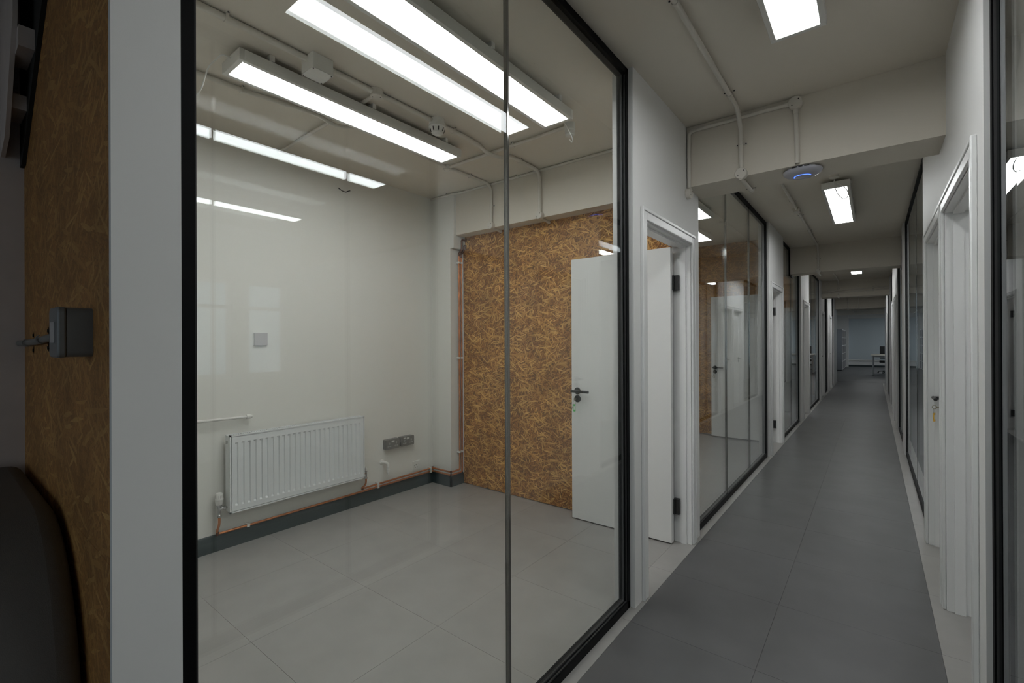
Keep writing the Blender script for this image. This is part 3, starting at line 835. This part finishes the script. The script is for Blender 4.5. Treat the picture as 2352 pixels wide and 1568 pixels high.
# ------------------------------------------------------------------ near room: baseboard, radiator, pipes, outlets
bb = MB()
def bprof(o=0): return [(0, 0), (.018, 0), (.018, .078), (.014, .086), (.014, .100), (.008, .108), (0, .108)]
bb.prism([(XB + a, z) for a, z in bprof()], 'y', .284, 3.076)
bb.box(XB + .018, XB + .0185, .284, 3.076, .073, .075)
bb.prism([(3.076 - a, z) for a, z in bprof()][::-1], 'x', XB + .0, -3.127)
bb.prism([(-3.145 + a, z) for a, z in bprof()], 'y', 3.058, 3.2286)
tag(bb.build('baseboard_back', 'base'), 'dark slate green skirting board along the radiator wall', 'baseboard', kind='structure')

rx0, rx1, ry0, ry1, rz0, rz1 = -3.372, -3.300, 1.232, 2.243, .248, .757
rad = thing('radiator', (rx0, ry0, rz0), 'white ribbed panel radiator on the cream wall', 'radiator')
# front panel with pressed flutes
nf = 25; mb = MB()
pitch = (ry1 - ry0 - .05) / nf
prof = []
for k in range(nf):
    y = ry0 + .025 + pitch * k
    prof += [(y + pitch * .16, 0), (y + pitch * .24, 1), (y + pitch * .58, 1), (y + pitch * .66, 0)]
cols = [(ry0 + .0125, 0), (ry0 + .02, 0)] + prof + [(ry1 - .02, 0), (ry1 - .0125, 0)]
rows = [(rz0 + .0125, 0), (rz0 + .045, 0), (rz0 + .056, 1), (rz1 - .060, 1), (rz1 - .049, 0), (rz1 - .0125, 0)]
vs = []
for z, fz in rows:
    for y, fy in cols: vs.append((rx1 - .0095 * (fz * fy), y, z))
nc = len(cols)
fs = [(i * nc + j, i * nc + j + 1, (i + 1) * nc + j + 1, (i + 1) * nc + j) for i in range(len(rows) - 1) for j in range(nc - 1)]
mb.add(vs, fs)
mb.build('front_panel', 'rad', rad)
bk = MB().box(rx1 - .016, rx1 - .0115, ry0 + .003, ry1 - .003, rz0 + .003, rz1 - .003)
for a_, b_, c_, d_ in ((ry0, ry0 + .0095, rz0, rz1), (ry1 - .0095, ry1, rz0, rz1), (ry0, ry1, rz0, rz0 + .0095), (ry0, ry1, rz1 - .0095, rz1)):
    bk.box(rx1 - .016, rx1 - .001, a_, b_, c_, d_)
bk.build('rim', 'rad', rad)
MB().box(rx0 + .004, rx0 + .014, ry0 + .004, ry1 - .004, rz0 + .004, rz1 - .02).build('rear_panel', 'rad', rad)
cv = MB()
for k in range(40):
    y = ry0 + .02 + (ry1 - ry0 - .04) * k / 39
    cv.box(rx0 + .014, rx1 - .013, y - .001, y + .001, rz0 + .03, rz1 - .03)
cv.build('convector_fins', 'rad', rad)
for y, nm in ((ry0 - .001, 'side_panel'), (ry1 - .003, 'side_panel')):
    MB().box(rx0 + .002, rx1 - .012, y, y + .004, rz0 + .012, rz1 - .004).build(nm, 'rad', rad)
gr = MB()
gr.box(rx0 + .002, rx0 + .012, ry0, ry1, rz1 - .008, rz1 - .001).box(rx1 - .022, rx1 - .013, ry0, ry1, rz1 - .008, rz1 - .001)
for k in range(72):
    y = ry0 + .006 + (ry1 - ry0 - .012) * k / 71
    gr.box(rx0 + .012, rx1 - .022, y - .003, y + .003, rz1 - .007, rz1 - .003)
gr.build('top_grille', 'rad', rad)
MB().cyl((rx0 + .035, ry0 - .012, rz1 - .045), (rx0 + .035, ry0, rz1 - .045), .011, 12).build('bleed_valve', 'chrome', rad)
for y in (ry0 + .2, ry1 - .2):
    MB().box(XB, rx0 + .006, y - .02, y + .02, rz0 + .06, rz1 - .06).build('wall_bracket', 'rad', rad)

# thermostatic valve and lockshield
vx = -3.345
tv = thing('thermostatic_valve', (vx, 1.185, .27), 'white thermostatic radiator valve with chrome body', 'valve')
MB().lathe((vx, 1.185, .245), 'z', [(.011, -.015), (.013, -.012), (.013, .0), (.009, .002), (.009, .045), (.013, .046), (.013, .060), (.017, .061), (.017, .070)], 16).cyl((vx, 1.185, .285), (vx, ry0 + .01, .285), .009, 12).lathe((vx, 1.208, .285), 'y', [(.013, 0), (.013, .012)], 6).build('valve_body', 'chrome', tv)
hd = MB().lathe((vx, 1.185, .312), 'z', [(.017, 0), (.020, .004), (.022, .032), (.024, .034), (.024, .040), (.022, .044), (.0215, .064), (.018, .076), (.008, .080)], 24).build('valve_head', 'plastic', tv)
for k in range(14):
    t = 2 * math.pi * k / 14
    MB().box(vx + .0215 * math.cos(t) - .0012, vx + .0215 * math.cos(t) + .0012, 1.185 + .0215 * math.sin(t) - .0012, 1.185 + .0215 * math.sin(t) + .0012, .358, .376).build('grip_slot', 'greyplate', hd)
ls = thing('lockshield_valve', (vx, 2.285, .26), 'small lockshield valve with white cap on the radiator', 'valve')
MB().lathe((vx, 2.285, .235), 'z', [(.010, -.012), (.012, -.010), (.012, .0), (.008, .002), (.008, .045), (.010, .046), (.010, .055)], 14).cyl((vx, 2.285, .268), (vx, ry1 - .01, .268), .008, 12).build('valve_body', 'chrome', ls)
MB().lathe((vx, 2.285, .290), 'z', [(.009, 0), (.009, .024), (.005, .028), (.004, .036)], 14).build('valve_cap', 'plastic', ls)

# copper pipework
def saddle_clip(root, p, axis):
    x, y, z = p
    mb = MB()
    if axis == 'y': mb.box(XB, x + .010, y - .009, y + .009, z - .011, z + .011)
    else: mb.box(-3.146, x + .010, y - .011, y + .011, z - .008, z + .008)
    mb.build('pipe_clip', 'plastic', root)
px = XB + .030
lower = thing('copper_pipe', (px, 1.185, .1), 'lower copper heating pipe from the thermostatic valve along the skirting', 'pipe', 'copper heating pipes')
MB().tube([(vx, 1.185, .235), (vx, 1.185, .19), (vx - .012, 1.183, .16), (px, 1.180, .135), (px, 1.180, .119), (px, 1.205, .117), (px, 2.30, .117)], .0078, bend=.02, n=12).build('pipe', 'copper', lower)
MB().tube([(px, 2.30, .117), (px, 3.048, .117), (-3.117, 3.048, .117), (-3.117, 3.195, .117), (-3.117, 3.195, 2.19)], .0078, bend=.022, n=12).build('pipe', 'copper', lower)
upper = thing('copper_pipe', (px, 2.285, .14), 'upper copper heating pipe from the lockshield valve to the corner riser', 'pipe', 'copper heating pipes')
MB().tube([(vx, 2.285, .225), (vx, 2.285, .19), (vx - .010, 2.280, .165), (px, 2.262, .145), (px, 2.275, .139), (px, 2.32, .140), (px, 3.048, .146), (-3.117, 3.048, .146), (-3.117, 3.165, .146), (-3.117, 3.165, 2.20)], .0078, bend=.022, n=12).build('pipe', 'copper', upper)
for root, pts in ((lower, [(px, 1.183, .119), (px, 3.048, .117), (-3.117, 3.048, .117)]), (upper, [(px, 2.268, .141), (px, 3.048, .146), (-3.117, 3.048, .146)])):
    for p in pts:
        MB().lathe((p[0] - .0, p[1], p[2] - .011), 'z', [(.0095, 0), (.0105, .004), (.0105, .018), (.0095, .022)], 12).build('elbow', 'tarnish', root)
MB().tube([(-3.117, 3.195, 2.17), (-3.117, 3.195, 2.206), (-3.084, 3.198, 2.236), (-3.084, 3.198, 2.285), (-3.084, 3.230, 2.285)], .009, bend=.015, n=10).build('tarnished_pipe', 'tarnish', lower)
MB().tube([(-3.117, 3.165, 2.18), (-3.117, 3.165, 2.206), (-3.084, 3.168, 2.236), (-3.084, 3.168, 2.335), (-3.084, 3.230, 2.335)], .009, bend=.015, n=10).build('tarnished_pipe', 'tarnish', upper)
for y in (1.37,): saddle_clip(lower, (px, y, .117), 'y')
for y in (2.42, 3.02):
    saddle_clip(lower, (px, y, .117), 'y'); saddle_clip(upper, (px, y, .143), 'y')
for z in (2.12, 1.212, .314):
    saddle_clip(lower, (-3.117, 3.195, z), 'z'); saddle_clip(upper, (-3.117, 3.165, z), 'z')
wp = conduit('white_pipe', [(-3.118, 3.217, .108), (-3.118, 3.217, 2.24)], .005, 0, 'thin white pipe beside the copper riser', 'plastic')
cp = conduit('white_pipe', [(XB + .032, .284, .876), (XB + .032, 1.375, .858)], .009, 0, 'white capped pipe on the wall above the radiator', 'plastic')
MB().lathe((XB + .032, 1.362, .858), 'y', [(.014, 0), (.015, .004), (.015, .024), (.010, .028), (.010, .036)], 14).build('end_cap', 'plastic', cp)
MB().box(XB, XB + .028, .80, .82, .858, .876).box(XB, XB + .028, 1.33, 1.345, .852, .866).build('pipe_clip', 'plastic', cp)

# blank plate
pl = thing('blank_wall_plate', (XB, 1.465, 1.39), 'square grey blank plate on the cream wall', 'wall plate')
MB().rbox(XB, XB + .010, 1.420, 1.512, 1.342, 1.434, .004, 'x').build('back_box', 'plastic', pl)
MB().rbox(XB + .010, XB + .017, 1.422, 1.510, 1.344, 1.432, .004, 'x').build('cover', 'greyplate', pl)

# metal clad double sockets
def double_socket(yc, zc_, label):
    D = .042
    r_ = thing('double_socket', (XB, yc, zc_), label, 'socket', 'grey metal clad sockets')
    body = MB().rbox(XB, XB + D, yc - .073, yc + .073, zc_ - .043, zc_ + .043, .010, 'x', 5).build('box', 'greybox', r_)
    pl_ = MB().rbox(XB + D + .0004, XB + D + .005, yc - .072, yc + .072, zc_ - .042, zc_ + .042, .010, 'x', 5).build('face_plate', 'greybox', r_)
    xs_ = XB + D + .005
    for sy in (-1, 1):
        c = Vector((xs_, yc + sy * .038, zc_ - .004))
        o_ = MB()
        def outline(cy, cz, w, h):
            o_.box(xs_ - .001, xs_ + .0008, cy - w, cy + w, cz - h, cz - h + .0022).box(xs_ - .001, xs_ + .0008, cy - w, cy + w, cz + h - .0022, cz + h)
            o_.box(xs_ - .001, xs_ + .0008, cy - w, cy - w + .0022, cz - h, cz + h).box(xs_ - .001, xs_ + .0008, cy + w - .0022, cy + w, cz - h, cz + h)
        outline(c.y, c.z + .012, .005, .007)
        outline(c.y - .012, c.z - .013, .006, .004); outline(c.y + .012, c.z - .013, .006, .004)
        o_.box(xs_ - .001, xs_ + .0008, c.y - .006, c.y + .006, c.z - .014, c.z - .012)
        o_.build('pin_outline', 'mark', pl_)
        hl = MB().box(xs_ - .001, xs_ + .0004, c.y - .0028, c.y + .0028, c.z + .007, c.z + .017)
        for q in (-1, 1): hl.box(xs_ - .001, xs_ + .0004, c.y + q * .012 - .0038, c.y + q * .012 + .0038, c.z - .0148, c.z - .0112)
        hl.build('pin_hole', 'dark', pl_)
    for sy in (-1, 1):
        MB().box(xs_ - .001, xs_ + .003, yc + sy * .008 - .0065, yc + sy * .008 + .0065, zc_ + .016, zc_ + .032).build('rocker_switch', 'mark', pl_)
    return pl_, xs_
double_socket(2.568, .462, 'grey metal clad double socket nearer the radiator')
p2_, xs_ = double_socket(2.735, .462, 'grey metal clad double socket nearer the corner pier')
MB().box(xs_ - .001, xs_ + .0008, 2.685, 2.708, .487, .497).build('label_strip', 'mark', p2_)
nip = thing('conduit_nipple', (XB + .02, 2.651, .462), 'short grey coupling between the two metal clad sockets', 'coupling')
MB().cyl((XB + .022, 2.638, .462), (XB + .022, 2.665, .462), .0125, 12).build('sleeve', 'steel', nip)
MB().lathe((XB + .022, 2.6425, .462), 'y', [(.016, 0), (.016, .006)], 6).build('lock_nut', 'steel', nip)

# white single socket
so = thing('single_socket', (XB, 2.868, .165), 'white single socket just above the copper pipes', 'socket')
MB().rbox(XB, XB + .009, 2.825, 2.911, .160, .246, .004, 'x').build('face_plate', 'greyplate' if False else 'plastic', so)
for (dy, dz, w, h) in ((0, .012, .0035, .0045), (-.011, -.010, .0045, .003), (.011, -.010, .0045, .003), (-.018, .006, .003, .003)):
    MB().box(XB + .0085, XB + .0096, 2.862 + dy - w, 2.862 + dy + w, .198 + dz - h, .198 + dz + h).build('pin_hole', 'dark', so)
MB().box(XB + .0085, XB + .013, 2.893, 2.901, .205, .222).build('switch', 'plastic', so)

# overflow elbow
el = thing('overflow_elbow', (XB, 2.50, .30), 'white plastic pipe elbow turning down out of the wall', 'pipe')
MB().tube([(XB - .002, 2.485, .312), (XB + .030, 2.49, .314), (XB + .050, 2.515, .300), (XB + .050, 2.515, .210)], .0115, bend=.03, n=14).build('pipe', 'plastic', el)
for z in (.268, .245, .225):
    MB().lathe((XB + .050, 2.515, z), 'z', [(.0130, -.003), (.0142, -.001), (.0142, .004), (.0125, .008)], 16).build('collar', 'plastic', el)
MB().lathe((XB, 2.485, .312), 'x', [(.024, 0), (.020, .004)], 16).build('wall_flange', 'plastic', el)

# loose wire high on the back wall
lw_ = thing('wire_stub', (XB, 2.10, 2.47), 'short black wire loop stuck high on the cream wall', 'wire')
MB().tube([(XB, 2.075, 2.612), (XB + .004, 2.085, 2.604), (XB + .006, 2.110, 2.594), (XB + .006, 2.14, 2.592), (XB + .004, 2.165, 2.610), (XB, 2.182, 2.616)], .0035, bend=.012, n=8).build('wire', 'rubber', lw_)

# ------------------------------------------------------------------ lobby: switch box, cable, corner boards with shade sheet, sofa
YO = .187
sb = thing('switch_box', (-1.13, YO, 1.38), 'grey metal switch box on the lobby strand board', 'switch box')
MB().rbox(-1.172, -1.090, YO - .034, YO, 1.337, 1.423, .010, 'y', 5).build('back_box', 'boxlid', sb)
MB().rbox(-1.173, -1.089, YO - .046, YO - .0342, 1.336, 1.424, .011, 'y', 5).build('lid', 'boxlid', sb, bevel=.003)
MB().rbox(-1.150, -1.112, YO - .0475, YO - .0462, 1.362, 1.398, .003, 'y', 3).build('switch_plate', 'greyplate', sb)
cd = thing('clipped_cable', (-1.17, YO, 1.376), 'grey armoured cable clipped across strand board into the switch box', 'cable')
MB().tube([(-1.165, YO - .012, 1.378), (-1.45, YO - .010, 1.374), (-1.70, YO - .010, 1.365), (-1.975, YO - .010, 1.362)], .0085, bend=.06, n=12).build('sheath', 'steel', cd)
for x, z in ((-1.36, 1.376), (-1.56, 1.371), (-1.80, 1.363)):
    saddle(cd, (x, YO - .010, z), (1, 0, 0), (0, -1, 0), .0085, 'steel')
MB().tube([(-1.19, YO - .012, 1.378), (-1.165, YO - .012, 1.379)], .013, n=12).build('gland', 'plastic', cd)

wu = thing('corner_boarding', (-1.75, .16, 1.9), 'dark sheet shaped as shadow behind corner casing crossed by two pale battens above the lobby sofa', 'boarding')
MB().prism([(-1.98, 1.88), (-1.94, 1.88), (-1.42, 2.30), (-1.42, 2.745), (-1.98, 2.745)], 'y', .178, YO).build('shade_sheet', 'dark', wu)  # flat black sheet cut to the outline of shade on the strand board
MB().prism([(-1.98, 1.90), (-1.87, 1.93), (-1.69, 2.18), (-1.66, 2.745), (-1.98, 2.745)], 'y', .140, .149).build('face_board', 'plaster', wu)
MB().box(-1.82, -1.68, .149, .179, 2.108, 2.160).build('batten', 'plaster', wu)
MB().box(-1.95, -1.83, .149, .179, 2.000, 2.040).build('batten', 'plaster', wu)

sf = thing('sofa', (-1.55, -.2, 0), 'charcoal upholstered high back sofa against the strand board', 'sofa')
def soft_box(x0, x1, y0, y1, z0, z1, r, name, seg=4):
    me = bpy.data.meshes.new(name); bm = bmesh.new()
    bmesh.ops.create_cube(bm, size=1)
    for v in bm.verts:
        v.co = Vector(((x0 + x1) / 2 + v.co.x * (x1 - x0), (y0 + y1) / 2 + v.co.y * (y1 - y0), (z0 + z1) / 2 + v.co.z * (z1 - z0))) - sf.location
    bmesh.ops.bevel(bm, geom=bm.edges[:], offset=r, segments=seg, affect='EDGES', profile=.5)
    for f in bm.faces: f.smooth = True
    bm.to_mesh(me); bm.free(); me.materials.append(M['fabric'])
    o = bpy.data.objects.new(name, me); COL.objects.link(o); o.parent = sf
    return o
# back with a big rounded upper corner
R = .34
poly = [(-1.96, .14), (-1.105, .14)]
xe, zt = -1.105, 1.015
for k in range(11):
    t = math.radians(90 * k / 10)
    poly.append((xe - R + R * math.cos(t) if k else xe, zt - .40 + .40 * math.sin(t)))
poly += [(-1.96, zt)]
back = MB().prism(poly, 'y', -.03, .180, smooth=True).build('backrest', 'fabric', sf, bevel=.035)
back.modifiers['bevel'].segments = 5; back.modifiers['bevel'].angle_limit = math.radians(50)
soft_box(-1.95, -1.12, -.75, -.02, .16, .45, .05, 'seat_cushion')
soft_box(-1.16, -1.06, -.76, -.035, .14, .60, .04, 'armrest')
for x in (-1.90, -1.17):
    for y in (-.70, .10):
        MB().lathe((x, y, 0), 'z', [(.015, 0), (.022, .145)], 12).build('leg', 'black', sf)

# ------------------------------------------------------------------ far office
tag(MB().box(-1.04, 2.79, 30.28, 30.30, 0, .085).build('baseboard_far', 'base'), 'dark skirting board along the far office end wall', 'baseboard', kind='structure')
fb = thing('wall_board', (-.4, 30.3, .34), 'large blue grey board on the far office end wall', 'board')
MB().box(-1.02, 1.6, 30.275, 30.299, .36, 2.50).build('board', 'panelg', fb)
MB().box(-1.04, 1.62, 30.26, 30.299, 2.50, 2.54).box(-1.04, -1.02, 30.26, 30.299, .34, 2.54).build('board_trim', 'shelfw', fb)
hp = conduit('white_pipe', [(-1.04, 30.25, .325), (2.5, 30.25, .325)], .022, 0, 'white pipe along the far office wall below the board', 'plastic')
for x in (-.9, .6, 2.0):
    MB().box(x - .02, x + .02, 30.25, 30.30, .30, .35).build('pipe_clip', 'plastic', hp)

def bookcase(y0, label):
    r_ = thing('bookcase', (-1.31, y0, 0), label, 'bookcase', 'grey bookcases in the far office')
    x0, x1, L_, H_ = -1.52, -1.115, 1.18, 1.875
    MB().box(x0, x1, y0, y0 + .022, 0.03, H_).build('side_panel', 'shelfg', r_)
    MB().box(x0, x1, y0 + L_ - .022, y0 + L_, 0.03, H_).build('side_panel', 'shelfg', r_)
    MB().box(x0, x0 + .012, y0 + .022, y0 + L_ - .022, .03, H_).build('back_panel', 'shelfg', r_)
    MB().box(x0 + .02, x1 - .02, y0 + .01, y0 + L_ - .01, 0, .03).build('plinth', 'black', r_)
    zs = [.03 + (H_ - .055) * k / 5 for k in range(6)]
    for z in zs: MB().box(x0 + .012, x1 - .003, y0 + .022, y0 + L_ - .022, z, z + .024).build('shelf', 'shelfw', r_)
    for y in (y0 + L_ / 3, y0 + 2 * L_ / 3): MB().box(x0 + .012, x1 - .002, y - .010, y + .010, .054, H_ - .03).build('divider', 'shelfw', r_)
    return zs
nb = 0
for i in range(3):
    zs = bookcase(25.62 + 1.19 * i, ['grey bookcase nearest the corridor', 'middle grey bookcase of the row', 'grey bookcase against the far end wall'][i])
    for k in range(5):
        for j in range(3):
            y = 25.62 + 1.19 * i + .06 + j * .39
            w = .20 + .08 * random.random()
            o = MB().rbox(-1.46, -1.16, y, y + w, zs[k] + .024, zs[k] + .024 + .28, .008, 'x', 2).build('box_file', 'binder' if (i + j + k) % 3 else 'binderb')
            tag(o, '%s box file on the %s shelf of the %s' % ('dark' if (i + j + k) % 3 else 'blue', ('lowest', 'second', 'middle', 'fourth', 'top')[k], ('grey bookcase nearest the corridor', 'middle grey bookcase', 'bookcase by the end wall')[i]), 'box file', 'box files on the far bookcases')

def desk(x0, x1, y0, y1, zt, label):
    r_ = thing('desk', (x0, y0, 0), label, 'desk', 'desks in the far office')
    MB().rbox(x0, x1, y0, y1, zt - .026, zt, .02, 'z', 4).build('desk_top', 'desk', r_)
    MB().box(x0 + .06, x1 - .06, y0 + .05, y0 + .09, zt - .08, zt - .026).box(x0 + .06, x1 - .06, y1 - .09, y1 - .05, zt - .08, zt - .026).build('apron', 'shelfw', r_)
    for x in (x0 + .075, x1 - .075):
        for y in (y0 + .07, y1 - .07):
            MB().tube([(x, y, .03), (x, y, zt - .026)], .028, n=12).build('leg', 'shelfw', r_)
            MB().lathe((x, y, 0), 'z', [(.03, 0), (.03, .012), (.014, .014), (.014, .04)], 12).build('foot', 'steel', r_)
desk(-.09, 1.45, 22.75, 23.45, .785, 'pale laminate desk nearest the corridor in the far office')
desk(-.08, 1.45, 23.55, 24.25, .80, 'pale laminate desk behind the first in the far office')
ch = thing('office_chair', (.30, 24.62, 0), 'black office chair tucked at the far desk', 'chair')
cx, cy = .42, 24.62
def soft(name, x0, x1, y0, y1, z0, z1, r):
    me = bpy.data.meshes.new(name); bm = bmesh.new(); bmesh.ops.create_cube(bm, size=1)
    for v in bm.verts: v.co = Vector(((x0 + x1) / 2 + v.co.x * (x1 - x0), (y0 + y1) / 2 + v.co.y * (y1 - y0), (z0 + z1) / 2 + v.co.z * (z1 - z0))) - ch.location
    bmesh.ops.bevel(bm, geom=bm.edges[:], offset=r, segments=3, affect='EDGES', profile=.5)
    for f in bm.faces: f.smooth = True
    bm.to_mesh(me); bm.free(); me.materials.append(M['rubber']); o = bpy.data.objects.new(name, me); COL.objects.link(o); o.parent = ch
soft('seat', cx - .23, cx + .23, cy - .23, cy + .23, .44, .53, .03)
soft('backrest', cx - .21, cx + .21, cy + .22, cy + .28, .60, 1.12, .025)
MB().tube([(cx, cy + .20, .46), (cx, cy + .30, .50), (cx, cy + .29, .75)], .02, bend=.05, n=8).build('back_bar', 'rubber', ch)
MB().tube([(cx, cy, .09), (cx, cy, .45)], .025, n=12).build('gas_column', 'rubber', ch)
for k in range(5):
    t = 2 * math.pi * k / 5 + .5
    e = Vector((cx + .27 * math.cos(t), cy + .27 * math.sin(t), .075))
    MB().tube([(cx, cy, .11), e], .017, n=8).build('base_arm', 'rubber', ch)
    MB().lathe((e.x, e.y - .02, .028), 'y', [(.028, 0), (.028, .04)], 12).build('caster', 'rubber', ch)
